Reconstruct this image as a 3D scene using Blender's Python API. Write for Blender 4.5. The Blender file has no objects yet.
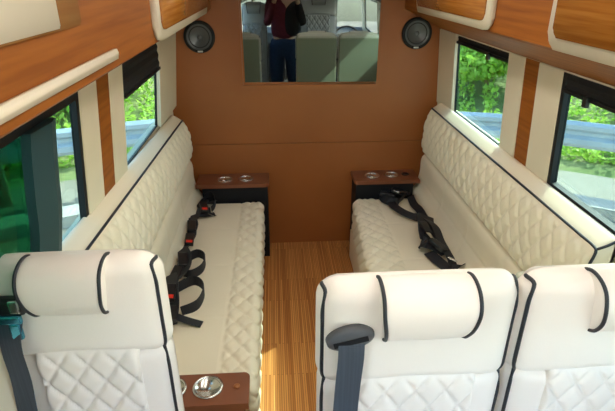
import bpy, bmesh, math, random
import numpy as np
from mathutils import Vector, Matrix
random.seed(7); rng = np.random.RandomState(5)
PI = math.pi
sc = bpy.context.scene
COL = sc.collection

# ------------------------------------------------------------------ materials
def mat(name, color, rough=.5, metal=0, spec=.5, **k):
    m = bpy.data.materials.new(name); m.use_nodes = True
    b = m.node_tree.nodes['Principled BSDF']
    b.inputs['Base Color'].default_value = (*color, 1)
    b.inputs['Roughness'].default_value = rough
    b.inputs['Metallic'].default_value = metal
    b.inputs['Specular IOR Level'].default_value = spec
    for kk, v in k.items(): b.inputs[kk.replace('_', ' ')].default_value = v
    return m

def nodes(m): return m.node_tree.nodes, m.node_tree.links, m.node_tree.nodes['Principled BSDF']

def noisy(name, c1, c2, scale=(1, 1, 1), rough=.5, noise=5., detail=4, bump=0, bscale=200, metal=0, contrast=(.3, .7), spec=.5, coat=0):
    """two colours blended by an object-space noise, optional grain bump"""
    m = mat(name, c1, rough, metal, spec); N, L, b = nodes(m)
    tc = N.new('ShaderNodeTexCoord'); mp = N.new('ShaderNodeMapping'); mp.inputs['Scale'].default_value = scale
    L.new(tc.outputs['Object'], mp.inputs[0])
    n = N.new('ShaderNodeTexNoise'); n.inputs['Scale'].default_value = noise; n.inputs['Detail'].default_value = detail
    L.new(mp.outputs[0], n.inputs[0])
    r = N.new('ShaderNodeValToRGB'); r.color_ramp.elements[0].position = contrast[0]; r.color_ramp.elements[1].position = contrast[1]
    r.color_ramp.elements[0].color = (*c1, 1); r.color_ramp.elements[1].color = (*c2, 1)
    L.new(n.outputs[0], r.inputs[0]); L.new(r.outputs[0], b.inputs['Base Color'])
    if coat: b.inputs['Coat Weight'].default_value = coat; b.inputs['Coat Roughness'].default_value = .12
    if bump:
        n2 = N.new('ShaderNodeTexNoise'); n2.inputs['Scale'].default_value = bscale; L.new(tc.outputs['Object'], n2.inputs[0])
        bp = N.new('ShaderNodeBump'); bp.inputs['Strength'].default_value = bump; bp.inputs['Distance'].default_value = .002
        L.new(n2.outputs[0], bp.inputs['Height']); L.new(bp.outputs[0], b.inputs['Normal'])
    return m

M = {}
M['leather'] = noisy('cream_leather', (.83, .735, .55), (.87, .775, .60), noise=3, rough=.45, bump=.12, bscale=260)
M['seat_leather'] = noisy('ivory_leather', (.90, .83, .76), (.93, .86, .80), noise=3, rough=.4, bump=.1, bscale=260)  # same leather as the benches, daylight on the seats painted in as whiter colour
M['grey_leather'] = noisy('grey_leather', (.34, .355, .38), (.38, .395, .42), noise=3, rough=.45)
M['piping'] = mat('charcoal_piping', (.016, .020, .028), .5)
M['cream'] = noisy('cream_trim_vinyl', (.74, .66, .50), (.78, .70, .54), noise=4, rough=.5, bump=.08, bscale=400)
M['pale'] = mat('pale_cream_panel', (.90, .82, .64), .4)  # lighter copy of the cream trim, light on the panel put into its colour
M['vinyl'] = noisy('rust_brown_vinyl', (.30, .092, .019), (.35, .112, .025), noise=2.2, rough=.42, bump=.25, bscale=350)
M['vinyl2'] = noisy('brown_laminate', (.20, .065, .028), (.24, .08, .035), noise=6, rough=.3, bump=.05)
M['wood'] = noisy('cherry_wood', (.24, .068, .009), (.36, .115, .016), scale=(22, 1.0, 22), noise=3, detail=3, rough=.5, spec=.25, coat=0, contrast=(.3, .7))
M['door_wood'] = noisy('glossy_cherry_door', (.36, .115, .014), (.56, .22, .036), scale=(30, 1.1, 30), noise=3, detail=3, rough=.2, coat=.35, contrast=(.3, .7))
M['wood_light'] = noisy('light_wood', (.45, .2, .06), (.55, .27, .09), scale=(14, .8, 14), noise=3, rough=.25)
M['black'] = mat('black_panel', (.007, .008, .011), .6, 0, .3)
M['shade'] = mat('black_shade', (.010, .011, .013), .8)
M['rubber'] = mat('black_rubber', (.010, .012, .014), .55, 0, .3)
M['steel'] = mat('brushed_steel', (.72, .70, .66), .2, 1)
M['dark_steel'] = mat('dark_steel', (.08, .08, .08), .4, .6)
M['web'] = noisy('charcoal_webbing', (.030, .042, .062), (.05, .065, .09), scale=(60, 1, 1), noise=3, rough=.7)
M['belt_black'] = mat('black_webbing', (.012, .013, .018), .6)
M['plastic'] = mat('black_plastic', (.012, .012, .014), .3)
M['guide'] = mat('graphite_plastic', (.075, .08, .092), .45)
M['blue_metal'] = mat('blue_tinted_metal', (.10, .42, .62), .22, .9)
M['red'] = mat('red_button', (.75, .03, .015), .4)
M['cone'] = mat('speaker_cone', (.012, .013, .016), .45)
M['speaker_ring'] = mat('speaker_ring', (.11, .12, .125), .3, .3)
M['label'] = mat('white_label', (.7, .7, .68), .5)
M['teal'] = mat('teal_pillar_plastic', (.018, .065, .078), .55)
M['grey_plastic'] = mat('grey_plastic', (.10, .105, .11), .6)
M['ceiling'] = mat('ceiling_lining', (.74, .69, .60), .8)
M['metal_rail'] = noisy('galvanised_steel', (.42, .48, .54), (.52, .58, .64), noise=4, rough=.5, metal=.25)
M['concrete'] = noisy('kerb_concrete', (.40, .37, .33), (.48, .45, .40), noise=6, rough=.9, bump=.4, bscale=60)
M['post'] = noisy('weathered_wood_post', (.30, .22, .15), (.4, .3, .2), noise=8, rough=.9)
M['trunk'] = noisy('pale_bark', (.55, .44, .36), (.68, .58, .50), scale=(6, 6, 1), noise=3, rough=.9)
M['maroon'] = noisy('maroon_knit', (.10, .008, .022), (.13, .012, .03), noise=30, rough=.9)
M['jeans'] = noisy('blue_denim', (.010, .032, .085), (.018, .05, .12), noise=40, rough=.9)
M['blackcloth'] = mat('black_cloth', (.008, .008, .01), .9)
M['skin'] = mat('skin', (.55, .33, .23), .5)
M['hair'] = mat('dark_hair', (.02, .014, .01), .5)
M['white_paint'] = mat('white_body_paint', (.75, .75, .73), .3)
M['seat_back'] = mat('dark_grey_seat_back', (.52, .54, .42), .6)

def lamp_mat(name, col, s):
    m = bpy.data.materials.new(name); m.use_nodes = True; N = m.node_tree.nodes; L = m.node_tree.links
    N.clear(); e = N.new('ShaderNodeEmission'); o = N.new('ShaderNodeOutputMaterial')
    e.inputs[0].default_value = (*col, 1); e.inputs[1].default_value = s; L.new(e.outputs[0], o.inputs[0]); return m
M['led'] = lamp_mat('led_diffuser', (1, .93, .84), 4.2)  # glow of the added lamps that brighten the interior

def glass_mat(name, tint, refl=.08):
    m = bpy.data.materials.new(name); m.use_nodes = True; N = m.node_tree.nodes; L = m.node_tree.links
    N.clear(); o = N.new('ShaderNodeOutputMaterial'); mx = N.new('ShaderNodeMixShader')
    t = N.new('ShaderNodeBsdfTransparent'); t.inputs[0].default_value = (*tint, 1)
    g = N.new('ShaderNodeBsdfGlossy'); g.inputs['Roughness'].default_value = .02; g.inputs[0].default_value = (.9, .95, 1, 1)
    mx.inputs[0].default_value = refl
    L.new(t.outputs[0], mx.inputs[1]); L.new(g.outputs[0], mx.inputs[2]); L.new(mx.outputs[0], o.inputs[0]); return m
M['glass'] = glass_mat('clear_tinted_glass', (.38, .455, .43), .04)
M['green_glass'] = glass_mat('dark_green_glass', (.12, .34, .22), .04)
M['windscreen'] = glass_mat('windscreen_glass', (.93, .96, .95), .04)
M['mirror'] = mat('smoked_mirror', (.15, .165, .15), .015, 1)

# floor: narrow teak strips running along the van
def floor_mat():
    m = mat('teak_strip_floor', (.5, .25, .1), .38); N, L, b = nodes(m)
    tc = N.new('ShaderNodeTexCoord'); br = N.new('ShaderNodeTexBrick'); mp = N.new('ShaderNodeMapping')
    mp.inputs['Rotation'].default_value = (0, 0, PI/2)
    L.new(tc.outputs['Object'], mp.inputs[0]); L.new(mp.outputs[0], br.inputs[0])
    br.inputs['Scale'].default_value = 1; br.inputs['Brick Width'].default_value = .62; br.inputs['Row Height'].default_value = .0105
    br.inputs['Mortar Size'].default_value = .0012; br.inputs['Mortar Smooth'].default_value = .3
    br.inputs['Color1'].default_value = (.42, .15, .036, 1); br.inputs['Color2'].default_value = (.70, .32, .095, 1)
    br.inputs['Mortar'].default_value = (.22, .07, .018, 1); br.offset = .37
    n = N.new('ShaderNodeTexNoise'); mp2 = N.new('ShaderNodeMapping'); mp2.inputs['Scale'].default_value = (70, 1.5, 1)
    L.new(tc.outputs['Object'], mp2.inputs[0]); L.new(mp2.outputs[0], n.inputs[0]); n.inputs['Scale'].default_value = 2; n.inputs['Detail'].default_value = 5
    mx = N.new('ShaderNodeMix'); mx.data_type = 'RGBA'; mx.blend_type = 'OVERLAY'; mx.inputs[0].default_value = .5
    L.new(br.outputs[0], mx.inputs[6]); L.new(n.outputs[0], mx.inputs[7]); L.new(mx.outputs[2], b.inputs['Base Color'])
    return m
M['floor'] = floor_mat()

def ground_mat():
    m = mat('asphalt_and_sand', (.4, .38, .34), .95); N, L, b = nodes(m)
    tc = N.new('ShaderNodeTexCoord'); n = N.new('ShaderNodeTexNoise'); n.inputs['Scale'].default_value = .9; n.inputs['Detail'].default_value = 8
    L.new(tc.outputs['Object'], n.inputs[0]); r = N.new('ShaderNodeValToRGB')
    r.color_ramp.elements[0].position = .35; r.color_ramp.elements[0].color = (.22, .195, .155, 1)
    r.color_ramp.elements[1].position = .65; r.color_ramp.elements[1].color = (.32, .29, .235, 1)
    L.new(n.outputs[0], r.inputs[0]); L.new(r.outputs[0], b.inputs['Base Color']); return m
M['ground'] = ground_mat()
M['hill'] = noisy('grassy_soil', (.08, .16, .03), (.30, .30, .13), noise=1.2, rough=1, detail=8)

def leaf_mat(name, c1, c2):
    m = mat(name, c1, .6); N, L, b = nodes(m)
    g = N.new('ShaderNodeNewGeometry'); r = N.new('ShaderNodeValToRGB')
    r.color_ramp.elements[0].color = (*c1, 1); r.color_ramp.elements[1].color = (*c2, 1)
    L.new(g.outputs['Random Per Island'], r.inputs[0]); L.new(r.outputs[0], b.inputs['Base Color'])
    tr = N.new('ShaderNodeBsdfTranslucent'); L.new(r.outputs[0], tr.inputs[0])
    mx = N.new('ShaderNodeMixShader'); mx.inputs[0].default_value = .4; o = N['Material Output']
    L.new(b.outputs[0], mx.inputs[1]); L.new(tr.outputs[0], mx.inputs[2]); L.new(mx.outputs[0], o.inputs[0]); return m
M['leaf'] = leaf_mat('bright_leaves', (.26, .48, .045), (.58, .76, .15))
M['leaf_dark'] = leaf_mat('deep_leaves', (.12, .28, .07), (.30, .50, .13))

# ------------------------------------------------------------------ object helpers
def link(name, me, m=None, parent=None, smooth=False):
    o = bpy.data.objects.new(name, me); COL.objects.link(o)
    if m is not None: me.materials.append(m if not isinstance(m, str) else M[m])
    if parent is not None: o.parent = parent
    if smooth: me.shade_smooth()
    return o
def obj(name, bm, m, parent=None, smooth=False):
    bmesh.ops.recalc_face_normals(bm, faces=bm.faces[:])
    me = bpy.data.meshes.new(name); bm.to_mesh(me); bm.free()
    return link(name, me, m, parent, smooth)
def tag(o, label, cat, group=None, kind=None):
    o['label'] = label; o['category'] = cat
    if group: o['group'] = group
    if kind: o['kind'] = kind
    return o
def struct(o): o['kind'] = 'structure'; return o
def empty(name, loc=(0, 0, 0), rz=0, label=None, cat=None, group=None):
    o = bpy.data.objects.new(name, None); COL.objects.link(o); o.location = loc; o.rotation_euler = (0, 0, rz)
    o.empty_display_size = .05
    if label: tag(o, label, cat, group)
    return o

def prism(bm, pts, axis, a0, a1):
    """polygon pts (u,v) extruded along axis: 'x'->(y,z) 'y'->(x,z) 'z'->(x,y)"""
    def P(u, v, a): return {'x': (a, u, v), 'y': (u, a, v), 'z': (u, v, a)}[axis]
    A = [bm.verts.new(P(u, v, a0)) for u, v in pts]; B = [bm.verts.new(P(u, v, a1)) for u, v in pts]
    n = len(pts); bm.faces.new(A); bm.faces.new(B[::-1])
    for i in range(n): bm.faces.new((A[i], A[(i+1) % n], B[(i+1) % n], B[i]))
def box(bm, x0, x1, y0, y1, z0, z1): prism(bm, [(x0, y0), (x1, y0), (x1, y1), (x0, y1)], 'z', z0, z1)
def boxes(*bs, bev=0, seg=2):
    bm = bmesh.new()
    for b in bs: box(bm, *b)
    if bev: bmesh.ops.bevel(bm, geom=bm.edges[:], offset=bev, segments=seg, profile=.5, affect='EDGES')
    return bm
def cyl(bm, c, r, h, axis='z', n=28, r2=None, inner=None):
    """cylinder or, with inner, a tube"""
    r2 = r if r2 is None else r2
    def P(a, rr, hh):
        u, v = rr*math.cos(a), rr*math.sin(a)
        return {'z': (c[0]+u, c[1]+v, c[2]+hh), 'y': (c[0]+u, c[1]+hh, c[2]+v), 'x': (c[0]+hh, c[1]+u, c[2]+v)}[axis]
    A = [bm.verts.new(P(2*PI*i/n, r, 0)) for i in range(n)]; B = [bm.verts.new(P(2*PI*i/n, r2, h)) for i in range(n)]
    for i in range(n): bm.faces.new((A[i], A[(i+1) % n], B[(i+1) % n], B[i]))
    if inner:
        Ai = [bm.verts.new(P(2*PI*i/n, inner, 0)) for i in range(n)]; Bi = [bm.verts.new(P(2*PI*i/n, inner, h)) for i in range(n)]
        for i in range(n):
            j = (i+1) % n
            bm.faces.new((Ai[j], Ai[i], Bi[i], Bi[j])); bm.faces.new((A[j], A[i], Ai[i], Ai[j])); bm.faces.new((B[i], B[j], Bi[j], Bi[i]))
    else: bm.faces.new(A[::-1]); bm.faces.new(B)
def lathe(bm, prof, c, axis='z', n=32):
    rings = []
    for r, h in prof:
        ring = []
        for i in range(n):
            a = 2*PI*i/n; u, v = r*math.cos(a), r*math.sin(a)
            ring.append(bm.verts.new({'z': (c[0]+u, c[1]+v, c[2]+h), 'y': (c[0]+u, c[1]+h, c[2]+v)}[axis]))
        rings.append(ring)
    for A, B in zip(rings, rings[1:]):
        for i in range(n): bm.faces.new((A[i], A[(i+1) % n], B[(i+1) % n], B[i]))
    if prof[0][0] > 1e-5: bm.faces.new(rings[0][::-1])
    if prof[-1][0] > 1e-5: bm.faces.new(rings[-1])
def catmull(pts, n=6, closed=False):
    P = [np.array(p, float) for p in pts]; out = []; m = len(P)
    for i in range(m if closed else m-1):
        if closed: a, b, c, d = P[i-1], P[i], P[(i+1) % m], P[(i+2) % m]
        else: a, b, c, d = P[max(i-1, 0)], P[i], P[i+1], P[min(i+2, m-1)]
        for k in range(n):
            t = k/n
            out.append(.5*((2*b)+(c-a)*t+(2*a-5*b+4*c-d)*t*t+(3*b-a-3*c+d)*t**3))
    if not closed: out.append(P[-1])
    return out
def tube_bm(pts, r, closed=False, n=8, bm=None, smooth=6):
    bm = bm or bmesh.new()
    P = catmull(pts, smooth, closed) if smooth > 1 else [np.array(p, float) for p in pts]
    m = len(P); rings = []; up = None
    for i in range(m):
        if closed: t = P[(i+1) % m]-P[i-1]
        else: t = P[min(i+1, m-1)]-P[max(i-1, 0)]
        t = t/(np.linalg.norm(t)+1e-9)
        if up is None: up = np.array([0, 0, 1.]) if abs(t[2]) < .9 else np.array([1., 0, 0])
        s = np.cross(t, up); s /= np.linalg.norm(s)+1e-9; up = np.cross(s, t)
        rings.append([bm.verts.new(P[i]+r*(s*math.cos(2*PI*k/n)+up*math.sin(2*PI*k/n))) for k in range(n)])
    for i in range(m if closed else m-1):
        A, B = rings[i], rings[(i+1) % m]
        for k in range(n): bm.faces.new((A[k], A[(k+1) % n], B[(k+1) % n], B[k]))
    if not closed: bm.faces.new(rings[0][::-1]); bm.faces.new(rings[-1])
    return bm
def ribbon_bm(pts, w, th, up=(0, 0, 1), bm=None, smooth=5, wdir=None):
    """flat strap along pts: width w across, thickness th"""
    bm = bm or bmesh.new(); P = catmull(pts, smooth); m = len(P); rings = []
    for i in range(m):
        t = P[min(i+1, m-1)]-P[max(i-1, 0)]; t /= np.linalg.norm(t)+1e-9
        if wdir is not None: s = np.array(wdir, float) if not callable(wdir) else np.array(wdir(i/(m-1)), float)
        else: s = np.cross(t, np.array(up, float))
        s = s-t*np.dot(s, t); s /= np.linalg.norm(s)+1e-9; u = np.cross(s, t)
        rings.append([bm.verts.new(P[i]+s*a*w/2+u*b*th/2) for a, b in ((-1, -1), (1, -1), (1, 1), (-1, 1))])
    for A, B in zip(rings, rings[1:]):
        for k in range(4): bm.faces.new((A[k], A[(k+1) % 4], B[(k+1) % 4], B[k]))
    bm.faces.new(rings[0][::-1]); bm.faces.new(rings[-1]); return bm

def rbox(name, lo, hi, r, d, m, parent=None, fn=None):
    """rounded cushion: lo/hi corners, edge radius r, grid step d, fn(P, N, u)->P array deform (u in -1..1)"""
    lo, hi = np.array(lo, float), np.array(hi, float); c = (lo+hi)/2; h = (hi-lo)/2
    n = np.maximum(2, np.ceil(2*h/d)).astype(int)
    idx = {}; V = []; F = []
    def vid(i, j, k):
        key = (i, j, k)
        if key not in idx: idx[key] = len(V); V.append(key)
        return idx[key]
    for ax in range(3):
        a, b = [q for q in range(3) if q != ax]
        for side in (0, n[ax]):
            for i in range(n[a]):
                for j in range(n[b]):
                    q = []
                    for di, dj in ((0, 0), (1, 0), (1, 1), (0, 1)):
                        t = [0, 0, 0]; t[ax] = side; t[a] = i+di; t[b] = j+dj; q.append(vid(*t))
                    flip = (side == 0) ^ (ax == 1)
                    F.append(q[::-1] if flip else q)
    U = np.array(V, float)/n*2-1
    P = U*h; inner = np.clip(P, -(h-r), h-r); D = P-inner; L = np.linalg.norm(D, axis=1, keepdims=True)
    Nn = D/np.maximum(L, 1e-9)
    P = inner+Nn*np.minimum(L, r) if True else P
    P = inner+Nn*r
    P = P+c
    if fn is not None: P = fn(P, Nn, U)
    me = bpy.data.meshes.new(name); me.from_pydata(P.tolist(), [], F); me.update()
    return link(name, me, m, parent, True)

def quilt(s, t, a, b, A):
    """puffy diamond quilting, a/b = diamond width/height"""
    p = s/a+t/b; q = s/a-t/b
    dp = np.abs(p-np.round(p)); dq = np.abs(q-np.round(q)); d = np.minimum(dp, dq)
    return A*(1-np.exp(-d/.08))
def groove(x, x0, w=.006, A=.004): return -A*np.exp(-((x-x0)/w)**2)
def smstep(x, a, b):
    t = np.clip((x-a)/(b-a), 0, 1); return t*t*(3-2*t)

def sweep_y(name, prof, y0, y1, dy, ds, m, parent, disp=None, post=None, endr=.02):
    """closed (x,z) profile swept along y with softly closed ends"""
    P = np.array(catmull(prof, 8, True)); seg = np.linalg.norm(np.roll(P, -1, 0)-P, axis=1); S = np.concatenate([[0], np.cumsum(seg)])
    n = int(S[-1]/ds); t = np.linspace(0, S[-1], n, endpoint=False); Pc = np.vstack([P, P[:1]])
    Q = np.stack([np.interp(t, S, Pc[:, 0]), np.interp(t, S, Pc[:, 1])], 1)
    T = np.roll(Q, -1, 0)-np.roll(Q, 1, 0); T /= np.linalg.norm(T, axis=1, keepdims=True); Nn = np.stack([T[:, 1], -T[:, 0]], 1)
    area = .5*np.sum(Q[:, 0]*np.roll(Q[:, 1], -1)-np.roll(Q[:, 0], -1)*Q[:, 1])
    if area < 0: Nn = -Nn
    ys = list(np.linspace(y0+endr, y1-endr, int((y1-y0-2*endr)/dy)+1))
    st = [(y0, endr), (y0+endr*.3, endr*.3), (y0+endr*.6, endr*.1)]+[(y, 0) for y in ys]+[(y1-endr*.6, endr*.1), (y1-endr*.3, endr*.3), (y1, endr)]
    V = []
    for y, ins in st:
        R = Q-Nn*ins
        if disp is not None and ins == 0: R = R+Nn*disp(Q, np.full(n, y), Nn)[:, None]
        W = np.stack([R[:, 0], np.full(n, y), R[:, 1]], 1)
        V.append(W)
    V = np.vstack(V)
    if post is not None: V = post(V)
    F = []; ns = len(st)
    for i in range(ns-1):
        for k in range(n):
            l = (k+1) % n; F.append((i*n+k, i*n+l, (i+1)*n+l, (i+1)*n+k))
    F.append(tuple(range(n-1, -1, -1))); F.append(tuple((ns-1)*n+k for k in range(n)))
    me = bpy.data.meshes.new(name); me.from_pydata(V.tolist(), [], F)
    bm = bmesh.new(); bm.from_mesh(me); bmesh.ops.recalc_face_normals(bm, faces=bm.faces[:]); bm.to_mesh(me); bm.free()
    return link(name, me, m, parent, True)

XC = .228
# ------------------------------------------------------------------ SETTING: van shell
YF, YB = -1.95, 3.2          # front and rear inner limits
struct(obj('floor', boxes((-.705, 1.128, YF-.05, YB+.06, -.06, 0)), 'floor'))
struct(obj('ceiling', boxes((-.64, 1.09, YF-.05, YB+.06, 1.93, 1.97)), 'ceiling'))

bm = bmesh.new()
prism(bm, [(-.70, 0), (1.12, 0), (1.12, .785), (-.70, .785)], 'y', YB, YB+.05)
prism(bm, [(-.70, .791), (1.12, .791), (1.12, 1.07), (1.08, 1.52), (1.08, 1.93), (-.63, 1.93), (-.63, 1.52), (-.70, 1.07)], 'y', YB, YB+.05)
box(bm, -.69, 1.11, YB+.006, YB+.045, .78, .80)
struct(obj('wall_back', bm, 'vinyl'))

def side_wall(name, sg, pillars, xl, xo):
    """sg=+1 right, -1 left. xo = outer skin; pillars: (y0,y1) solid between windows; inner face leans outward towards the sill"""
    bm = bmesh.new()
    X = (lambda v: v) if sg > 0 else (lambda v: .453-v)
    xt = 1.06; xb = 1.092 if sg > 0 else 1.11
    box(bm, *sorted((X(xl), xo)), YF, YB, 0, 1.07)
    prism(bm, [(X(xt), 1.93), (X(xt+.03), 1.93), (X(xt+.03), 1.52), (X(xt), 1.52)], 'y', YF, YB)
    for y0, y1 in pillars:
        prism(bm, [(X(xt), 1.52), (X(xt+.022), 1.52), (X(xb+.022), 1.07), (X(xb), 1.07)], 'y', y0, y1)
    return struct(obj(name, bm, 'cream'))
side_wall('wall_right', 1, [(2.899, 3.2), (1.735, 2.200), (-.05, .28), (-1.95, -1.55)], 1.093, 1.13)
side_wall('wall_left', -1, [(2.70, 3.2), (1.525, 2.013), (-.05, .25), (-1.95, -1.55)], 1.13, -.71)

# brown pillar strips with white covers either side
def strip(name, sg, y0, y1, m, th):
    bm = bmesh.new(); X = (lambda v: v) if sg > 0 else (lambda v: .453-v)
    b = 1.092 if sg > 0 else 1.11
    prism(bm, [(X(1.06), 1.525), (X(1.06-th), 1.525), (X(b-th), 1.06), (X(b), 1.06)], 'y', y0, y1)
    bmesh.ops.bevel(bm, geom=bm.edges[:], offset=.002, segments=2, affect='EDGES')
    return struct(obj(name, bm, m))
strip('trim_1', 1, 1.925, 2.045, 'wood', .003)
strip('trim_2', 1, 2.045, 2.200, 'cream', .006); strip('trim_3', 1, 1.745, 1.925, 'cream', .006); strip('trim_4', 1, 2.899, 3.195, 'cream', .008)
strip('trim_5', -1, 1.700, 1.836, 'wood', .004)
strip('trim_6', -1, 1.836, 2.013, 'cream', .006); strip('trim_7', -1, 1.535, 1.700, 'cream', .005); strip('trim_8', -1, 2.70, 3.195, 'cream', .008)

def window(k, sg, y0, y1, glass, fw, a=.010, b=.022, z0=1.07, z1=1.52):
    """frame and pane in the leaning plane of the side wall; a/b = depth range of the frame behind the wall face"""
    X = (lambda v: v) if sg > 0 else (lambda v: .453-v); xb = 1.092 if sg > 0 else 1.11
    xi = lambda z: 1.06+(xb-1.06)*(1.52-z)/.45
    bm = bmesh.new()
    def seg(ya, yb, za, zb, a, b, bm): prism(bm, [(X(xi(zb)+a), zb), (X(xi(zb)+b), zb), (X(xi(za)+b), za), (X(xi(za)+a), za)], 'y', ya, yb)
    seg(y0, y0+fw, z0, z1, a, b, bm); seg(y1-fw, y1, z0, z1, a, b, bm); seg(y0+fw, y1-fw, z1-fw, z1, a, b, bm); seg(y0+fw, y1-fw, z0, z0+fw, a, b, bm)
    f = struct(obj('window_%d' % k, bm, 'rubber'))
    g = bmesh.new(); seg(y0+fw*.5, y1-fw*.5, z0+fw*.5, z1-fw*.5, .014, .018, g); obj('pane', g, glass, f)
    return f, seg
window(1, 1, 2.200, 2.899, 'glass', .006)
window(2, 1, .28, 1.745, 'glass', .022, -.004, .024)
window(3, -1, 2.013, 2.70, 'glass', .006)
w4, seg4 = window(4, -1, .25, 1.535, 'glass', .022, -.002, .020)
g = bmesh.new(); seg4(.28, 1.27, 1.09, 1.50, .006, .010, g); obj('sliding_pane', g, 'green_glass', w4)
window(5, 1, -1.55, -.05, 'windscreen', .02)
window(6, -1, -1.55, -.05, 'windscreen', .02)

# black blinds
def blind(name, x, y0, y1, z0, z1, label, hooks=()):
    r = empty(name, (x, (y0+y1)/2, z0), 0, label, 'window blind')
    bm = bmesh.new(); n = max(3, int((z1-z0)/.018)); pts = []
    for i in range(n+1):                      # small pleats
        pts.append((x+(.003 if i % 2 else -.003), z0+(z1-z0)*i/n))
    pts += [(p[0]+.004, p[1]) for p in pts[::-1]]
    prism(bm, pts, 'y', y0, y1); o = obj('pleated_cloth', bm, 'shade', r); o.location = (-x, -(y0+y1)/2, -z0)
    o = obj('bottom_rail', boxes((x-.010, x+.010, y0, y1, z0-.012, z0+.002), bev=.002), 'rubber', r); o.location = (-x, -(y0+y1)/2, -z0)
    for hy in hooks:
        o = obj('clip', boxes((x-.022, x-.006, hy-.012, hy+.012, z0-.03, z0+.006), bev=.003), 'plastic', r); o.location = (-x, -(y0+y1)/2, -z0)
    return r
blind('window_blind', -.617, 2.016, 2.697, 1.395, 1.519, 'pleated black blind pulled partly down on the left rear window')
blind('window_blind', 1.070, 2.216, 2.896, 1.487, 1.519, 'black blind rolled almost fully up on the right rear window', (2.42,))
blind('window_blind', 1.052, .32, 1.71, 1.468, 1.519, 'black blind folded up on the right front window with clips', (1.55, 1.30))

# dark teal door post seen through the left window
X0 = lambda z: .453-1.06-.05*(1.52-z)/.45
bm = bmesh.new(); path = [(1.50, 1.265), (1.44, 1.255), (1.33, 1.245), (1.24, 1.24), (1.12, 1.205), (1.07, 1.19)]
A = []; P = catmull([(z, y, 0) for z, y in path], 5)
for p in P:
    z, y = p[0], p[1]; w = .135
    A.append([bm.verts.new(v) for v in ((X0(z)+.022, y+.045, z), (X0(z)+.030, y, z), (X0(z)+.022, y-w+.030, z), (X0(z)-.002, y-w+.030, z), (X0(z)-.002, y+.045, z))])
for a, b in zip(A, A[1:]):
    for k in range(5): bm.faces.new((a[k], a[(k+1) % 5], b[(k+1) % 5], b[k]))
bm.faces.new(A[0]); bm.faces.new(A[-1][::-1])
struct(obj('trim_9', bm, 'teal'))

# front of the van: bulkhead, dashboard, windscreen
bm = bmesh.new(); box(bm, -.70, 1.12, YF-.05, YF, 0, 1.0); box(bm, -.63, 1.08, YF-.05, YF, 1.72, 1.93)
struct(obj('wall_front', bm, 'grey_plastic'))
struct(obj('window_7', boxes((-.64, 1.09, YF-.05, YF-.045, 1.0, 1.72)), 'windscreen'))

# ------------------------------------------------------------------ overhead cabinets
def cab_profile(sg, th=0):
    X = (lambda v: v) if sg > 0 else (lambda v: .453-v)
    o = 0 if sg > 0 else .012
    return [(X(1.058), 1.527), (X(.83+o), 1.638), (X(.816+o), 1.648), (X(.812+o), 1.925), (X(1.058), 1.925)]
def sloped_panel(X, y0, y1, z0, z1, x0, x1, t, r, n=5):
    """plate with rounded corners lying on a plane that leans from (x0,z0) to (x1,z1)"""
    bm = bmesh.new(); L = math.hypot(x1-x0, z1-z0); pts = []
    for cy, cv, a0 in ((y1-r, r, -90), (y1-r, L-r, 0), (y0+r, L-r, 90), (y0+r, r, 180)):
        for k in range(n+1):
            a = math.radians(a0+90*k/n); pts.append((cy+r*math.cos(a), cv+r*math.sin(a)))
    d = np.array([x1-x0, z1-z0])/L; nn = np.array([-abs(d[1]), d[0] if d[1] > 0 else -d[0]]) ; nn = np.array([-d[1], d[0]])
    F = []; B = []
    for y, v in pts:
        q = np.array([x0, z0])+d*v; f = q+nn*t
        F.append(bm.verts.new((X(f[0]), y, f[1]))); B.append(bm.verts.new((X(q[0]), y, q[1])))
    m = len(pts); bm.faces.new(F); bm.faces.new(B[::-1])
    for i in range(m): bm.faces.new((F[i], F[(i+1) % m], B[(i+1) % m], B[i]))
    bmesh.ops.bevel(bm, geom=[e for e in bm.edges if len(e.link_faces) == 2 and any(len(f.verts) > 8 for f in e.link_faces)], offset=min(t*.4, .006), segments=2, affect='EDGES')
    return bm
def overhead(sg, y0, y1, label):
    X = (lambda v: v) if sg > 0 else (lambda v: .453-v)
    r = empty('overhead_cabinet', (0, 0, 0), 0, label, 'cabinet', 'overhead cabinets above the windows')
    bm = bmesh.new(); prism(bm, cab_profile(sg), 'y', y0, y1); obj('body', bm, 'wood', r)
    return r, X
# right side
r, X = overhead(1, 1.84, 3.195, 'right rear overhead cabinet with glossy cherry door beside the back wall speaker')
obj('door_surround', sloped_panel(X, 1.86, 2.86, 1.652, 1.91, .815, .812, .022, .045), 'cream', r, True)
obj('door', sloped_panel(X, 1.90, 2.82, 1.684, 1.89, .796, .790, .012, .025), 'door_wood', r, True)
r, X = overhead(1, .2, 1.46, 'right front overhead cabinet with cream rounded surround at the upper right corner')
obj('door_surround', sloped_panel(X, .25, 1.437, 1.650, 1.91, .815, .812, .022, .045), 'cream', r, True)
obj('door', sloped_panel(X, .29, 1.398, 1.684, 1.89, .796, .790, .012, .025), 'door_wood', r, True)
obj('light_panel', sloped_panel(X, .40, 1.13, 1.742, 1.87, .786, .782, .006, .01), 'wood_light', r, True)
obj('panel_inset', sloped_panel(X, .42, 1.105, 1.752, 1.86, .781, .777, .004, .008), 'cream', r, True)
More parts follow.
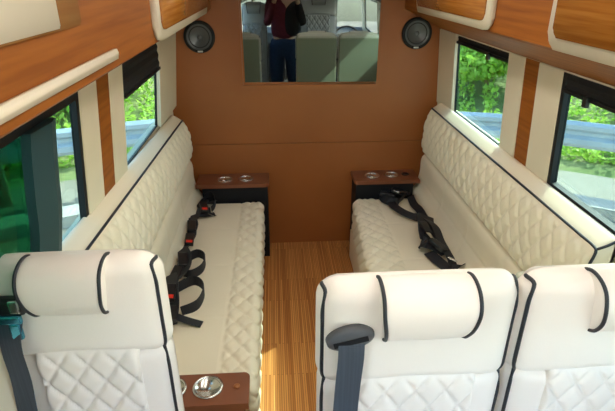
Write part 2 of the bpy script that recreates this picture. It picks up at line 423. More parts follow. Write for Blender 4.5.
# left side (its face stands a little further out)
r, X = overhead(-1, 1.62, 3.195, 'left rear overhead cabinet with cherry door and rounded cream surround')
obj('door_surround', sloped_panel(X, 1.62, 2.86, 1.652, 1.91, .830, .826, .022, .045), 'cream', r, True)
obj('door', sloped_panel(X, 1.66, 2.82, 1.684, 1.89, .811, .805, .012, .025), 'door_wood', r, True)
r, X = overhead(-1, .2, 1.215, 'left front overhead cabinet with long cream strip and large cream panel')
obj('cream_strip', sloped_panel(X, .22, 1.204, 1.668, 1.690, .824, .824, .008, .008), 'cream', r, True)
obj('light_panel', sloped_panel(X, .22, 1.005, 1.760, 1.905, .824, .822, .008, .006), 'wood_light', r, True)
obj('panel_inset', sloped_panel(X, .24, .895, 1.764, 1.90, .817, .815, .005, .004), 'pale', r, True)
# plain bridging fascias between the cabinets
bm = bmesh.new(); prism(bm, cab_profile(-1), 'y', 1.215, 1.62); struct(obj('trim_10', bm, 'wood'))
bm = bmesh.new(); prism(bm, cab_profile(1), 'y', 1.46, 1.84); struct(obj('trim_11', bm, 'wood'))

# lamps added to brighten the interior, unseen above the top edge
def fill_lamp(x, label):
    r = empty('ceiling_lamp', (x, 1.2, 1.93), 0, label, 'ceiling light', 'long ceiling lamps')
    o = obj('housing', boxes((x-.05, x+.05, -.6, 2.5, 1.912, 1.93), bev=.003), 'grey_plastic', r); o.location = (-x, -1.2, -1.93)
    o = obj('diffuser', boxes((x-.035, x+.035, -.57, 2.47, 1.905, 1.912)), 'led', r); o.location = (-x, -1.2, -1.93)
fill_lamp(XC-.28, 'long narrow ceiling lamp on the left half of the roof lining')
fill_lamp(XC+.28, 'long narrow ceiling lamp on the right half of the roof lining')

# ------------------------------------------------------------------ mirror and speakers on the back wall
r = empty('wall_mirror', (.2275, 3.2, 1.2), 0, 'framed smoked mirror on the rust brown back wall reflecting the front seats', 'mirror')
bm = bmesh.new()
x0, x1, z0, z1, w = -.455, .452, -.045, .62, .022      # relative
for b in ((x0, x1, -.02, 0, z0, z0+w+.012), (x0, x1, -.02, 0, z1-w, z1), (x0, x0+w, -.02, 0, z0+w+.012, z1-w), (x1-w, x1, -.02, 0, z0+w+.012, z1-w)): box(bm, *b)
obj('frame', bm, 'vinyl', r)
g = obj('mirror_glass', boxes((-.432, .432, -.003, .003, 0, .60)), 'mirror', r); g.location = (0, -.011, .005); g.rotation_euler = (0, 0, math.radians(-1.9))

def speaker(x, z, label):
    r = empty('round_speaker', (x, 3.2, z), 0, label, 'speaker', 'speakers on the back wall')
    bm = bmesh.new(); lathe(bm, [(.096, 0), (.096, -.014), (.088, -.022), (.078, -.020), (.074, -.012)], (0, 0, 0), 'y', 40); obj('rim', bm, 'rubber', r, True)
    bm = bmesh.new(); lathe(bm, [(.079, -.012), (.079, -.019), (.073, -.021), (.070, -.016)], (0, 0, 0), 'y', 40)
    obj('ring', bm, 'speaker_ring', r, True)
    bm = bmesh.new(); lathe(bm, [(.072, -.014), (.062, -.017), (.030, -.006), (.024, -.006), (.016, -.012), (.002, -.014)], (0, 0, 0), 'y', 36)
    obj('cone', bm, 'cone', r, True)
    bm = bmesh.new(); lathe(bm, [(.017, -.010), (.013, -.019), (.006, -.022), (.001, -.023)], (0, 0, 0), 'y', 20); obj('dust_cap', bm, 'speaker_ring', r, True)
    obj('badge', boxes((-.016, .016, -.0245, -.019, -.090, -.080), bev=.0015), 'label', r)
speaker(-.460, 1.488, 'round black speaker to the left of the mirror'); speaker(.905, 1.500, 'round black speaker to the right of the mirror')

# ------------------------------------------------------------------ benches
def bench(sg, label):
    r = empty('bench_sofa', (0, 0, 0), 0, label, 'bench seat', 'long quilted benches along the side walls')
    X = (lambda v: v) if sg > 0 else (lambda v: .42-v)
    ya, yb = 1.33, 2.985
    mir = lambda V: V if sg > 0 else np.stack([.42-V[:, 0], V[:, 1], V[:, 2]], 1)
    # seat cushion
    divs = [2.6, 2.19, 1.77]
    def fn(P, N, U):
        x, y, z = P[:, 0].copy(), P[:, 1].copy(), P[:, 2].copy()
        up = np.clip(N[:, 2], 0, 1); fr = np.clip(-N[:, 0], 0, 1)
        arc = (x-.51)-np.where(N[:, 0] < -.2, (z-.45), 0)            # runs over the top and down the front
        qm = (1-smstep(x, .655, .668))
        h = quilt(arc, y, .080, .105, .017)*qm
        pl = sum(groove(y, d) for d in divs)*(1-qm)+groove(x, .665, .005, .006)
        h = (h-.009*qm)+pl+.010*(1-qm)*np.sin(np.clip((x-.665)/.27, 0, 1)*PI)*0
        w = np.maximum(up, fr)
        out = P+N*(h*w)[:, None]
        # bench front edge runs slightly towards the aisle on the near side
        if sg > 0: out[:, 0] -= .060*(3-y)*np.clip((.70-x)/.19, 0, 1.2)
        return out if sg > 0 else np.stack([.42-out[:, 0], out[:, 1], out[:, 2]], 1)
    rb = rbox('seat_cushion', (.525 if sg < 0 else .512, ya, .20), (.955, yb, .455), .036, .0085, M['leather'], r, fn)
    # base
    bm = bmesh.new(); a, b = sorted((X(.555 if sg < 0 else .50), X(1.06))); box(bm, a, b, ya+.01, yb, 0, .215); obj('base', bm, 'leather', r)
    # lower back cushion
    def d1(Q, y, N):
        f = np.clip(-N[:, 0]*1.5, 0, 1)
        h = sum(groove(y, d, .007, .005) for d in divs)+groove(Q[:, 1], .565, .006, .005)
        return h*f
    sweep_y('lower_back_cushion', [(.935, .445), (.968, .52), (.985, .60), (.985, .68), (1.0, .722), (1.04, .732), (1.078, .72), (1.082, .60), (1.075, .45)],
            ya-.01, 3.10, .012, .009, M['leather'], r, d1, mir)
    # upper quilted cushion
    def post(V):
        V = V.copy()
        if sg < 0:
            w = smstep(V[:, 2], .74, 1.04); V[:, 2] += w*(-.050+.075*(3.06-V[:, 1])/1.7)
        return mir(V)
    def d2(Q, y, N):
        f = np.clip(-N[:, 0]*1.6, 0, 1)*smstep(Q[:, 1], .745, .765)*(1-smstep(Q[:, 1], 1.02, 1.04))
        return (quilt(y, Q[:, 1], .088, .125, .015)-.007)*f
    up = [(1.0, .742), (.982, .78), (.978, .86), (.985, .95), (1.003, 1.02), (1.022, 1.047), (1.05, 1.068), (1.078, 1.082), (1.089, 1.06), (1.089, .90), (1.08, .742), (1.04, .734)]
    y0 = 1.27 if sg > 0 else 1.12
    sweep_y('upper_back_cushion', up, y0, 3.09, .009, .0085, M['leather'], r, d2, post, .022)
    # piping: along the top edge, then round the near end
    pts = [(1.018, y, 1.047) for y in np.linspace(3.075, y0+.03, 26)]+[(1.012, y0+.005, 1.036), (.995, y0, .98), (.985, y0, .90), (.982, y0, .80), (1.0, y0+.003, .745)]
    V = post(np.array(pts)); obj('piping', tube_bm(V.tolist(), .0048, smooth=3), 'piping', r, True)
    pts = [(1.018, y0+.012, 1.045), (1.045, y0+.004, 1.062), (1.078, y0+.006, 1.078)]
    V = post(np.array(pts)); obj('piping', tube_bm(V.tolist(), .0045, smooth=3), 'piping', r, True)
    pts = [(1.0, 3.08, 1.01), (.982, 3.085, .93), (.98, 3.085, .80), (1.0, 3.08, .745)]
    return r
bl = bench(-1, 'long cream quilted bench along the left wall with black piping')
br = bench(1, 'long cream quilted bench along the right wall with black piping')

# ------------------------------------------------------------------ cup-holder tables
def cup(parent, x, y, z, R=.044, name='cup_holder'):
    bm = bmesh.new(); lathe(bm, [(R+.008, .0005), (R+.008, .004), (R+.002, .007), (R-.002, .003), (R-.004, -.055), (R-.007, -.070), (.001, -.071)], (x, y, z), 'z', 36)
    o = obj(name, bm, 'steel', parent, True); return o
def holed_top(name, poly, holes, z0, z1, m, parent, bev=.004):
    """table board with real round holes"""
    bm = bmesh.new(); vs = [bm.verts.new((x, y, z1)) for x, y in poly]; es = [bm.edges.new((vs[i], vs[(i+1) % len(vs)])) for i in range(len(vs))]
    for hx, hy, hr in holes:
        hv = [bm.verts.new((hx+hr*math.cos(2*PI*k/28), hy+hr*math.sin(2*PI*k/28), z1)) for k in range(28)]
        es += [bm.edges.new((hv[k], hv[(k+1) % 28])) for k in range(28)]
    bmesh.ops.triangle_fill(bm, use_beauty=True, use_dissolve=False, edges=es)
    fs = bm.faces[:]; ex = bmesh.ops.extrude_face_region(bm, geom=fs)
    for v in [g for g in ex['geom'] if isinstance(g, bmesh.types.BMVert)]: v.co.z = z0
    return obj(name, bm, m, parent)
def rrect(x0, x1, y0, y1, rs, n=6):
    """rounded rectangle, rs radii for corners (x1,y0),(x1,y1),(x0,y1),(x0,y0)"""
    out = []
    for (cx, cy, a0), r in zip(((x1, y0, -90), (x1, y1, 0), (x0, y1, 90), (x0, y0, 180)), rs):
        sx = -1 if cx == x1 else 1; sy = 1 if cy == y0 else -1
        for k in range(n+1 if r > 0 else 1):
            a = math.radians(a0+90*k/n); out.append((cx+sx*r+r*math.cos(a), cy+sy*r+r*math.sin(a)) if r > 0 else (cx, cy))
    return out
def end_table(sg, label):
    r = empty('end_table', (0, 0, 0), 0, label, 'side table', 'end tables against the back wall')
    if sg < 0: xa, xb, hs = -.548, -.062, [(-.361, 3.092), (-.219, 3.098)]
    else: xa, xb, hs = .520, .968, [(.654, 3.096), (.790, 3.105)]
    rs = (.03, 0, 0, 0) if sg < 0 else (0, 0, 0, .03)
    holes = [(hx, hy, .043) for hx, hy in hs]
    if sg > 0: holes.append((.892, 3.112, .022))
    holed_top('tabletop', rrect(xa, xb, 2.998, 3.198, rs), holes, .548, .572, 'vinyl2', r)
    bm = bmesh.new()
    a, b = (xa+.04, xb-.012) if sg < 0 else (xa+.012, xb-.04)
    for q in ((a, b, 3.012, 3.03, 0, .548), (a, b, 3.18, 3.196, 0, .548), (a, a+.015, 3.03, 3.18, 0, .548), (b-.015, b, 3.03, 3.18, 0, .548)): box(bm, *q)
    obj('cabinet', bm, 'black', r)
    for hx, hy in hs: cup(r, hx, hy, .572)
    if sg > 0:
        bm = bmesh.new(); lathe(bm, [(.027, 0), (.027, .004), (.020, .004), (.019, -.02), (.001, -.021)], (.892, 3.112, .572), 'z', 24); obj('power_socket', bm, 'plastic', r, True)
end_table(-1, 'brown end table with two steel cup holders between left bench and back wall')
end_table(1, 'brown end table with two steel cup holders and a black socket by the right bench')

r = empty('bench_table', (0, 0, 0), 0, 'small brown table with steel cup holder at the near end of the left bench', 'side table')
holed_top('tabletop', rrect(-.52, -.118, 1.165, 1.305, (.0, .022, 0, 0)), [(-.259, 1.242, .043), (-.382, 1.242, .043)], .545, .572, 'vinyl2', r)
obj('cabinet', boxes((-.51, -.13, 1.285, 1.303, 0, .545), (-.51, -.13, 1.175, 1.19, 0, .545), (-.145, -.13, 1.19, 1.285, 0, .545)), 'vinyl2', r)
cup(r, -.259, 1.242, .572); cup(r, -.382, 1.242, .572)
bm = bmesh.new(); lathe(bm, [(.011, 0), (.011, .004), (.008, .007), (.001, .0075)], (-.16, 1.24, .572), 'z', 20); obj('push_button', bm, 'vinyl', r, True)

# ------------------------------------------------------------------ forward seats
def van_seat(cx, yf, hw, ztop, label, group, guide=None, rz=0, leather='seat_leather'):
    """local frame: x across, y=0 at the front face (front looks to -y)"""
    r = empty('van_seat', (cx, yf, 0), rz, label, 'seat', group)
    zs = ztop-.30                      # seam between smooth upper pad and quilted panel
    L = M[leather]
    def shape(P, N, U):                 # gently crowned front, wings pulled back
        x, z = P[:, 0], P[:, 2]; f = np.clip(-N[:, 1], 0, 1)
        P[:, 1] += .030*(np.abs(x)/hw)**3*(P[:, 1] < .06)
        P[:, 2] -= .026*(np.abs(x)/hw)**4*smstep(z, ztop-.2, ztop)
        return P
    rbox('back_shell', (-hw+.012, .03, .40), (hw-.012, .115, ztop-.02),   .040, .018, L, r, lambda P, N, U: P)
    def up(P, N, U):
        P = shape(P, N, U); x = P[:, 0]
        lowmask = 1-smstep(P[:, 2], zs+.0, zs+.16)
        P[:, 2] += lowmask*(.034*np.cos(np.clip(x/hw, -1, 1)*PI*.5))   # arched bottom seam
        P[:, 1] -= .006*np.clip(-N[:, 1], 0, 1)*np.cos(np.clip(x/hw, -1, 1)*PI/2)
        return P
    rbox('upper_pad', (-hw, 0, zs), (hw, .088, ztop), .043, .010, L, r, up)
    # lower bolsters and centre quilting
    def bol(P, N, U): P[:, 1] += .02*(np.abs(P[:, 0])/hw)**4*(P[:, 1] < .07); return P
    rbox('bolster', (-hw+.004, .008, .42), (hw-.004, .11, zs+.03), .035, .012, L, r, bol)
    qw = .62*hw
    def qf(P, N, U):
        f = np.clip(-N[:, 1]*1.2, 0, 1); h = quilt(P[:, 0], P[:, 2]-zs, (.072), .105, .013)-.006
        P[:, 1] -= f*h*(1-smstep(P[:, 2], zs+.015, zs+.05)); P[:, 1] += .012*smstep(P[:, 2], zs+.03, zs+.07); return P
    rbox('quilted_panel', (-qw, .002, .44), (qw, .06, zs+.075), .012, .005, L, r, qf)
    # headrest pillow, leaf-shaped side
    hh = .100 if hw > .2 else .090
    prof = [(-.002, ztop-.135), (-.022, ztop-.12), (-.042, ztop-.085), (-.046, ztop-.045), (-.032, ztop-.012), (-.004, ztop+.004), (.028, ztop+.005), (.056, ztop-.010), (.066, ztop-.04), (.05, ztop-.08), (.03, ztop-.11), (.010, ztop-.13)]
    Pc = np.array(catmull(prof, 5, True)); n = len(Pc); c = Pc.mean(0); V = []; F = []
    xs = [(-hh, .74), (-hh, .93), (-hh+.004, .985)]+[(x, 1+.03*math.cos(x/hh*PI/2)) for x in np.linspace(-hh+.012, hh-.012, 14)]+[(hh-.004, .985), (hh, .93), (hh, .74)]
    for x, s in xs:
        for p in Pc: q = c+(p-c)*s; V.append((x*(1-.13*float(smstep(ztop-q[1], .03, .14))), q[0], q[1]))
    for i in range(len(xs)-1):
        for k in range(n): F.append((i*n+k, i*n+(k+1) % n, (i+1)*n+(k+1) % n, (i+1)*n+k))
    F.append(tuple(range(n))); F.append(tuple((len(xs)-1)*n+k for k in range(n-1, -1, -1)))
    me = bpy.data.meshes.new('headrest'); me.from_pydata(V, [], F); bm = bmesh.new(); bm.from_mesh(me); bmesh.ops.recalc_face_normals(bm, faces=bm.faces[:]); bm.to_mesh(me); bm.free()
    hr = link('headrest', me, L, r, True)
    for s in (-1, 1):
        pts = [(s*(hh-.001)*(1-.13*float(smstep(ztop-p[1], .03, .14))), c[0]+(p[0]-c[0])*.99, c[1]+(p[1]-c[1])*.99) for p in [prof[i] for i in range(0, 8)]]
        obj('piping', tube_bm(pts, .0042, smooth=5), 'piping', hr, True)
    # seat edge piping
    for s in (-1, 1):
        e = hw-.006
        rr = .0435; ix = s*(hw-rr); k2 = .7071; k3 = .577
        raw = [((ix, .088-rr, ztop-rr), (s*k3, k3, k3)), ((ix, .0436, ztop-rr), (s*k2, 0, k2)), ((ix, rr, ztop-rr), (s*k3, -k3, k3))]
        raw += [((ix, rr, ztop-rr-q), (s*k2, -k2, 0)) for q in (.02, .06, .11, .15)]+[((ix, rr, zs+rr), (s*k2, -k2, 0)), ((ix, rr, zs+rr), (s*k3, -k3, -k3))]
        I = np.array([q[0] for q in raw]); NN = np.array([q[1] for q in raw])
        Q = up(I+NN*(rr+.001), NN, None); edge = [tuple(q) for q in Q]
        obj('piping', tube_bm(edge, .0048, smooth=5), 'piping', r, True)
        pts = [edge[-1], (s*(hw-.012), .034, zs-.03), (s*(hw-.012), .034, zs-.10), (s*(hw-.012), .034, zs-.25), (s*(hw-.012), .034, .50)]
        obj('piping', tube_bm(pts, .0045), 'piping', r, True)
    # pan, frame, legs
    def pan(P, N, U):
        f = np.clip(N[:, 2], 0, 1); P[:, 2] += f*((quilt(P[:, 0], P[:, 1], .072, .105, .008)-.003)*(np.abs(P[:, 0]) < qw)); return P
    rbox('seat_cushion', (-hw+.004, -.42, .36), (hw-.004, .06, .48), .04, .012, L, r, pan)
    obj('seat_frame', boxes((-hw+.03, hw-.03, -.38, .10, .31, .36), bev=.006), 'dark_steel', r)
    for s in (-1, 1):
        for y in (-.34, .05): obj('leg', boxes((s*(hw-.06)-.02, s*(hw-.06)+.02, y-.02, y+.02, 0, .31), bev=.004), 'dark_steel', r)
    obj('back_cover', boxes((-hw+.014, hw-.014, .100, .122, .42, ztop-.052), bev=.011, seg=4), 'seat_back', r)
    if guide:
        gx, gz, tilt = guide
        bm = bmesh.new(); n = 36; A = []; B = []; C_ = []
        for sgn, st in ((0, A), (1, B), (2, C_)):
            for k in range(n):
                a = 2*PI*k/n; rx, rz_ = ((.054, .030), (.052, .028), (.044, .021))[sgn]; yy = (.004, -.010, -.015)[sgn]
                x, z = rx*math.cos(a), rz_*math.sin(a); ct, stt = math.cos(tilt), math.sin(tilt)
                st.append(bm.verts.new((gx+x*ct-z*stt, yy, gz+x*stt+z*ct)))
        for a, b in ((A, B), (B, C_)):
            for k in range(n): bm.faces.new((a[k], a[(k+1) % n], b[(k+1) % n], b[k]))
        bm.faces.new(A[::-1]); bm.faces.new(C_)
        g = obj('belt_guide', bm, 'guide', r, True)
        ct, stt = math.cos(tilt), math.sin(tilt)
        bm = bmesh.new(); q = [(-.038, -.009), (.038, -.009), (.038, .004), (-.038, .004)]
        prism(bm, [(gx+x*ct-z*stt, gz+x*stt+z*ct) for x, z in q], 'y', -.0165, -.012)
        obj('slot', bm, 'black', g)
        pts = [(gx+.003, -.008, gz-.004), (gx+.001, -.021, gz-.018), (gx, -.024, gz-.05), (gx-.004, -.024, gz-.12), (gx-.010, -.028, gz-.25), (gx-.02, -.034, gz-.42), (gx-.03, -.06, .56), (gx-.035, -.12, .49)]
        obj('seat_belt', ribbon_bm(pts, .056, .0025, wdir=(1, 0, 0)), 'web', r)
    return r
gR = 'pair of ivory seats with black piping in the right foreground'
s1 = van_seat(.305, .81, .228, 1.268, 'ivory high-back seat with an oval belt guide, nearest the aisle on the right', gR, (-.160, 1.143, .25))
s2 = van_seat(.766, .81, .228, 1.268, 'ivory high-back seat at the right edge next to the window', gR, (-.160, 1.143, .25))
s2_children = [c for c in s2.children if c.name.startswith(('belt_guide', 'seat_belt'))]
for c in s2_children:                          # this seat shows neither guide nor belt
    for g in list(c.children): bpy.data.objects.remove(g)
    bpy.data.objects.remove(c)
s3 = van_seat(-.484, .945, .200, 1.268, 'ivory high-back seat with quilted panel at the lower left, beside the left window', 'single seats on the left side', None)
# belt guide and belt of the left seat, worn blue metal fitting
gx, gz = -.128, 1.165
bm = boxes((gx-.055, gx+.030, -.020, .01, gz-.022, gz+.022), bev=.009, seg=3); g = obj('belt_guide', bm, 'plastic', s3)
bm = boxes((gx+.000, gx+.022, -.024, -.016, gz-.012, gz+.022), bev=.003); obj('fitting', bm, 'steel', g)
bm = boxes((gx-.032, gx+.020, -.026, -.014, gz-.040, gz-.018), (gx-.012, gx+.014, -.026, -.014, gz-.085, gz-.040), bev=.004); obj('latch_plate', bm, 'blue_metal', g)
pts = [(gx-.005, -.014, gz-.03), (gx-.02, -.026, gz-.10), (gx-.02, -.030, gz-.2), (gx-.028, -.032, gz-.3), (gx-.035, -.04, gz-.45), (gx-.035, -.08, .56)]
obj('seat_belt', ribbon_bm(pts, .052, .0025, wdir=(1, -.15, 0)), 'web', s3)

# cab seats behind the camera, seen in the mirror
gC = 'cab seats reflected in the mirror'
van_seat(-.485, -.35, .165, 1.50, 'grey quilted cab seat behind the person at the left of the mirror', gC, None, PI, 'grey_leather')
van_seat(.36, -.75, .26, 1.58, 'grey quilted cab seat behind the seat backs in the middle of the mirror', gC, None, PI, 'grey_leather')
r = empty('dashboard', (0, 0, 0), 0, 'dark dashboard with steering wheel at the front of the van', 'dashboard')
bm = bmesh.new(); prism(bm, [(YF+.01, .0), (YF+.38, .0), (YF+.34, .55), (YF+.45, .85), (YF+.38, 1.0), (YF+.01, 1.05)], 'x', -.62, 1.08); obj('panel', bm, 'grey_plastic', r)
t = [(.80+.19*math.cos(a), YF+.60-.05*math.sin(a), .95+.16*math.sin(a)) for a in np.linspace(0, 2*PI, 20, endpoint=False)]
w = obj('steering_wheel', tube_bm(t, .014, True, 10, smooth=2), 'plastic', r, True)
obj('spoke', tube_bm([(.62, YF+.60, .95), (.80, YF+.58, .93), (.98, YF+.60, .95)], .014), 'plastic', w, True)
obj('column', tube_bm([(.80, YF+.58, .93), (.80, YF+.36, .84)], .03), 'plastic', w, True)

# ------------------------------------------------------------------ loose lap belts on the benches
def buckle(parent, c, yaw, tilt=0, red=True, s=1.25):
    b = obj('buckle', boxes((-.019*s, .019*s, -.042*s, .042*s, -.010*s, .010*s), bev=.004), 'plastic', parent)
    b.location = c; b.rotation_euler = (tilt, .15, yaw)
    if red: obj('release_button', boxes((-.013*s, .013*s, -.040*s, -.022*s, .0095*s, .0125*s), bev=.001), 'red', b)
    return b
def belt_set(loc, label, straps, buckles, group, tongues=()):
    r = empty('lap_belt', loc, 0, label, 'seat belt', group)
    for pts, wd, w in straps: obj('strap', ribbon_bm(pts, w*1.22, .003, wdir=wd), 'belt_black', r)
    for c, yaw, tilt, red in buckles: buckle(r, c, yaw, tilt, red)
    for c, yaw in tongues:
        bm = boxes((-.014, .014, -.025, .025, -.002, .002), bev=.001); o = obj('tongue', bm, 'steel', r); o.location = c; o.rotation_euler = (.2, .3, yaw)
    return r
def loop(cx, cy, cz, rx, ry, a0, a1, tilt=.0, n=9):
    out = []
    for k in range(n):
        a = math.radians(a0+(a1-a0)*k/(n-1)); out.append((cx+rx*math.cos(a), cy+ry*math.sin(a)*math.cos(tilt), cz+ry*math.sin(a)*math.sin(tilt)))
    return out
gl = 'black lap belts lying along the left bench'; gr = 'black lap belts lying along the right bench'
Z = .468
belt_set((-.45, 2.86, .455), 'coiled black lap belt with a red button at the far end of the left bench',
         [(loop(0.0, .03, .045, .038, .075, -60, 290, .35, 12), (0, -.3, 1), .038), ([(-.07, -.16, .02), (-.055, -.05, .03), (-.03, .03, .035), (.03, .09, .02)], (1, 0, .4), .045),
          ([(-.06, -.12, .03), (-.01, -.10, .018), (.045, -.08, .012)], (.2, 1, 0), .04)],
         [((-.025, -.045, .045), .25, .1, True), ((-.045, .04, .03), -.2, 0, False)], gl, [((.03, -.10, .018), 1.2)])
belt_set((-.49, 2.47, .455), 'straight black lap belt with a red button, second from far end of left bench',
         [([(-.045, .22, .05), (-.035, .12, .035), (-.015, 0, .03), (-.03, -.12, .035), (-.045, -.20, .04)], (1, 0, .35), .05), ([(-.04, .18, .06), (-.01, .08, .055), (-.015, -.05, .05)], (1, 0, .3), .045)],
         [((-.012, -.075, .05), .1, .05, True), ((-.02, .06, .06), .15, .1, False)], gl, [((-.015, .16, .05), .4)])
belt_set((-.48, 2.14, .455), 'looped black lap belt in the middle of the left bench',
         [([(-.05, .12, .06), (-.02, .06, .05), (-.01, -.05, .05), (-.04, -.13, .045)], (1, 0, .4), .07), ([(-.02, .08, .03), (.04, .11, .045), (.085, .07, .04), (.08, -.01, .03), (.03, -.05, .02), (-.02, -.03, .02)], (0, .1, 1), .04)],
         [((-.02, .02, .062), .2, .1, False), ((-.035, -.08, .05), -.1, 0, False)], gl)
belt_set((-.47, 1.86, .455), 'thick looped black lap belt with red button, near end of left bench',
         [([(-.06, .14, .08), (-.04, .04, .07), (-.02, -.06, .05), (-.01, -.18, .03)], (1, 0, .4), .06), ([(-.03, .10, .03), (.05, .13, .05), (.105, .07, .045), (.09, -.03, .03), (.02, -.07, .02)], (0, .1, 1), .042),
          ([(-.02, -.10, .03), (.05, -.13, .02), (.12, -.15, .008)], (.2, 1, .1), .03)],
         [((-.035, .0, .075), .1, .1, True), ((-.01, -.13, .05), .2, 0, False)], gl)
belt_set((.79, 2.83, .455), 'tangled black lap belt looped over the far end of the right bench',
         [([(-.10, .17, .02), (-.05, .18, .045), (.03, .15, .05), (.10, .12, .04)], (.2, 1, 0), .045), ([(-.10, .14, .015), (-.07, .04, .03), (-.01, .02, .025), (.03, .06, .035), (.06, .10, .03)], (.5, .2, 1), .045),
          ([(-.04, .10, .02), (-.05, -.02, .03), (-.02, -.13, .035), (.04, -.20, .03), (.10, -.20, .02)], (1, .3, .3), .042), ([(.10, .10, .03), (.09, -.02, .03), (.10, -.12, .035), (.11, -.20, .02)], (1, 0, .5), .04)],
         [((-.05, .12, .035), 1.2, .1, False), ((.03, .13, .05), 1.4, .2, False)], gr, [((.005, .12, .06), 1.1)])
belt_set((.84, 2.36, .455), 'twisted black lap belt with a steel buckle by the near end of the right bench',
         [([(.05, .22, .06), (.03, .14, .05), (.005, .03, .045), (-.01, -.06, .04)], (1, 0, -.3), .085), ([(.045, .20, .05), (.065, .08, .06), (.055, -.06, .05), (.06, -.22, .03), (.05, -.30, .02)], (1, 0, -.4), .045),
          ([(-.04, -.02, .02), (-.05, -.10, .05), (.01, -.12, .035), (.05, -.18, .03)], (.3, 1, 0), .06), ([(-.03, -.14, .02), (-.01, -.22, .02), (.03, -.31, .02), (.10, -.28, .02)], (1, .4, .2), .05)],
         [((.0, .06, .062), .1, .15, False), ((.02, -.13, .055), .5, .1, False)], gr, [((.005, -.025, .06), .3), ((.06, -.25, .04), .9)])

# ------------------------------------------------------------------ photographer, seen in the mirror
def skin_obj(name, V, E, R, m, parent, sub=2):
    me = bpy.data.meshes.new(name); me.from_pydata(V, E, []); o = link(name, me, m, parent)
    s = o.modifiers.new('skin', 'SKIN')
    for i, rr in enumerate(R):
        sv = me.skin_vertices[0].data[i]; sv.radius = rr if isinstance(rr, tuple) else (rr, rr); sv.use_root = (i == 0)
    s.use_smooth_shade = True
    o.modifiers.new('sub', 'SUBSURF').levels = sub; o.modifiers['sub'].render_levels = sub
    return o
def chain(*idx): return [(a, b) for a, b in zip(idx, idx[1:])]
px, py = -.10, -.42
r = empty('person', (px, py, 0), 0, 'person standing in maroon top, black jacket and blue jeans, reflected in the mirror', 'person')
# joints: pelvis, belly, chest, neck, head base | legs | arms raised forward holding the camera
V = [(0, 0, .90), (0, .01, 1.08), (0, .01, 1.28), (0, .02, 1.42), (0, .04, 1.50),
     (.09, 0, .86), (.10, .02, .48), (.10, 0, .10), (.10, .10, .035), (-.09, 0, .86), (-.10, .02, .48), (-.10, 0, .10), (-.10, .10, .035),
     (.17, .01, 1.38), (.22, .02, 1.12), (.17, .24, 1.40), (.15, .30, 1.53),
     (-.17, .01, 1.38), (-.21, .02, 1.12), (-.10, .24, 1.40), (-.04, .30, 1.53)]
E = chain(0, 1, 2, 3, 4)+chain(0, 5, 6, 7, 8)+chain(0, 9, 10, 11, 12)+chain(2, 13, 14, 15, 16)+chain(2, 17, 18, 19, 20)
R = [(.14, .10), (.125, .095), (.15, .10), .06, .055, .085, .055, .038, .035, .085, .055, .038, .035, .05, .04, .028, .02, .05, .04, .028, .02]
skin_obj('body', V, E, R, 'skin', r)
def cloth(name, idx_edges, grow, m):
    ids = sorted({i for e in idx_edges for i in e}); mp = {a: k for k, a in enumerate(ids)}
    RR = []
    for i in ids:
        a = R[i] if isinstance(R[i], tuple) else (R[i], R[i]); RR.append((a[0]+grow, a[1]+grow))
    return skin_obj(name, [V[i] for i in ids], [(mp[a], mp[b]) for a, b in idx_edges], RR, m, r)
V4 = [(0, 0, 1.03), (0, 0, .90), (.095, 0, .82), (.105, .02, .48), (.105, 0, .10), (-.095, 0, .82), (-.105, .02, .48), (-.105, 0, .10)]
skin_obj('jeans', V4, chain(0, 1, 2, 3, 4)+chain(1, 5, 6, 7), [(.16, .12), (.17, .125), .112, .08, .06, .112, .08, .06], 'jeans', r)
V3 = [(0, 0, .94), (0, .01, 1.10), (0, .01, 1.28), (0, .02, 1.41), V[17], V[18], V[19]]
skin_obj('top', V3, chain(0, 1, 2, 3)+chain(2, 4, 5, 6), [(.185, .15), (.165, .13), (.17, .12), (.075, .07), .066, .055, .042], 'maroon', r)
V2 = [(.075, 0, .98), (.08, .015, 1.14), (.09, .02, 1.30), (.16, .01, 1.38), (.22, .02, 1.12), (.172, .23, 1.39)]
skin_obj('jacket', V2, chain(0, 1, 2, 3, 4, 5), [(.13, .17), (.125, .16), (.12, .15), .078, .062, .044], 'blackcloth', r)
for sx in (-1, 1):
    skin_obj('shoe', [(sx*.10, -.03, .045), (sx*.10, .08, .045), (sx*.105, .19, .035)], chain(0, 1, 2), [(.045, .045), (.048, .04), (.04, .03)], 'blackcloth', r)
r.scale = (1.09, 1.0, 1.09)
# head with face
bm = bmesh.new(); bmesh.ops.create_uvsphere(bm, u_segments=28, v_segments=20, radius=1)
for v in bm.verts:
    x, y, z = v.co; w = .075*(1-.18*max(0, -z)); v.co = (x*w, y*.095*(1-.1*max(0, -z)), z*.115)
    if y > .6: v.co.y += .022*math.exp(-((x/.16)**2+((z+.12)/.22)**2))          # nose
    if y > .3: v.co.y -= .008*math.exp(-(((abs(x)-.38)/.16)**2+((z-.08)/.13)**2))   # eye sockets
    if y > .5: v.co.y += .006*math.exp(-((x/.3)**2+((z+.48)/.08)**2))
hd = obj('head', bm, 'skin', r, True); hd.location = (0, .06, 1.59)
for sx in (-1, 1):
    bm = bmesh.new(); bmesh.ops.create_uvsphere(bm, u_segments=12, v_segments=8, radius=.012); o = obj('eye', bm, 'label', hd, True); o.location = (sx*.028, .078, .008)
    bm = bmesh.new(); bmesh.ops.create_uvsphere(bm, u_segments=12, v_segments=8, radius=1)
    for v in bm.verts: v.co = (v.co.x*.010, v.co.y*.018, v.co.z*.030)
    o = obj('ear', bm, 'skin', hd, True); o.location = (sx*.074, -.005, -.005)
bm = bmesh.new(); bmesh.ops.create_uvsphere(bm, u_segments=28, v_segments=20, radius=1)
for v in bm.verts:
    x, y, z = v.co; v.co = (x*.083, y*.102-.012, z*.12+.012)
    if y > .35 and z < .55: v.co.y = min(v.co.y, .02)
    if z < -.35: v.co.z = max(v.co.z, -.05)
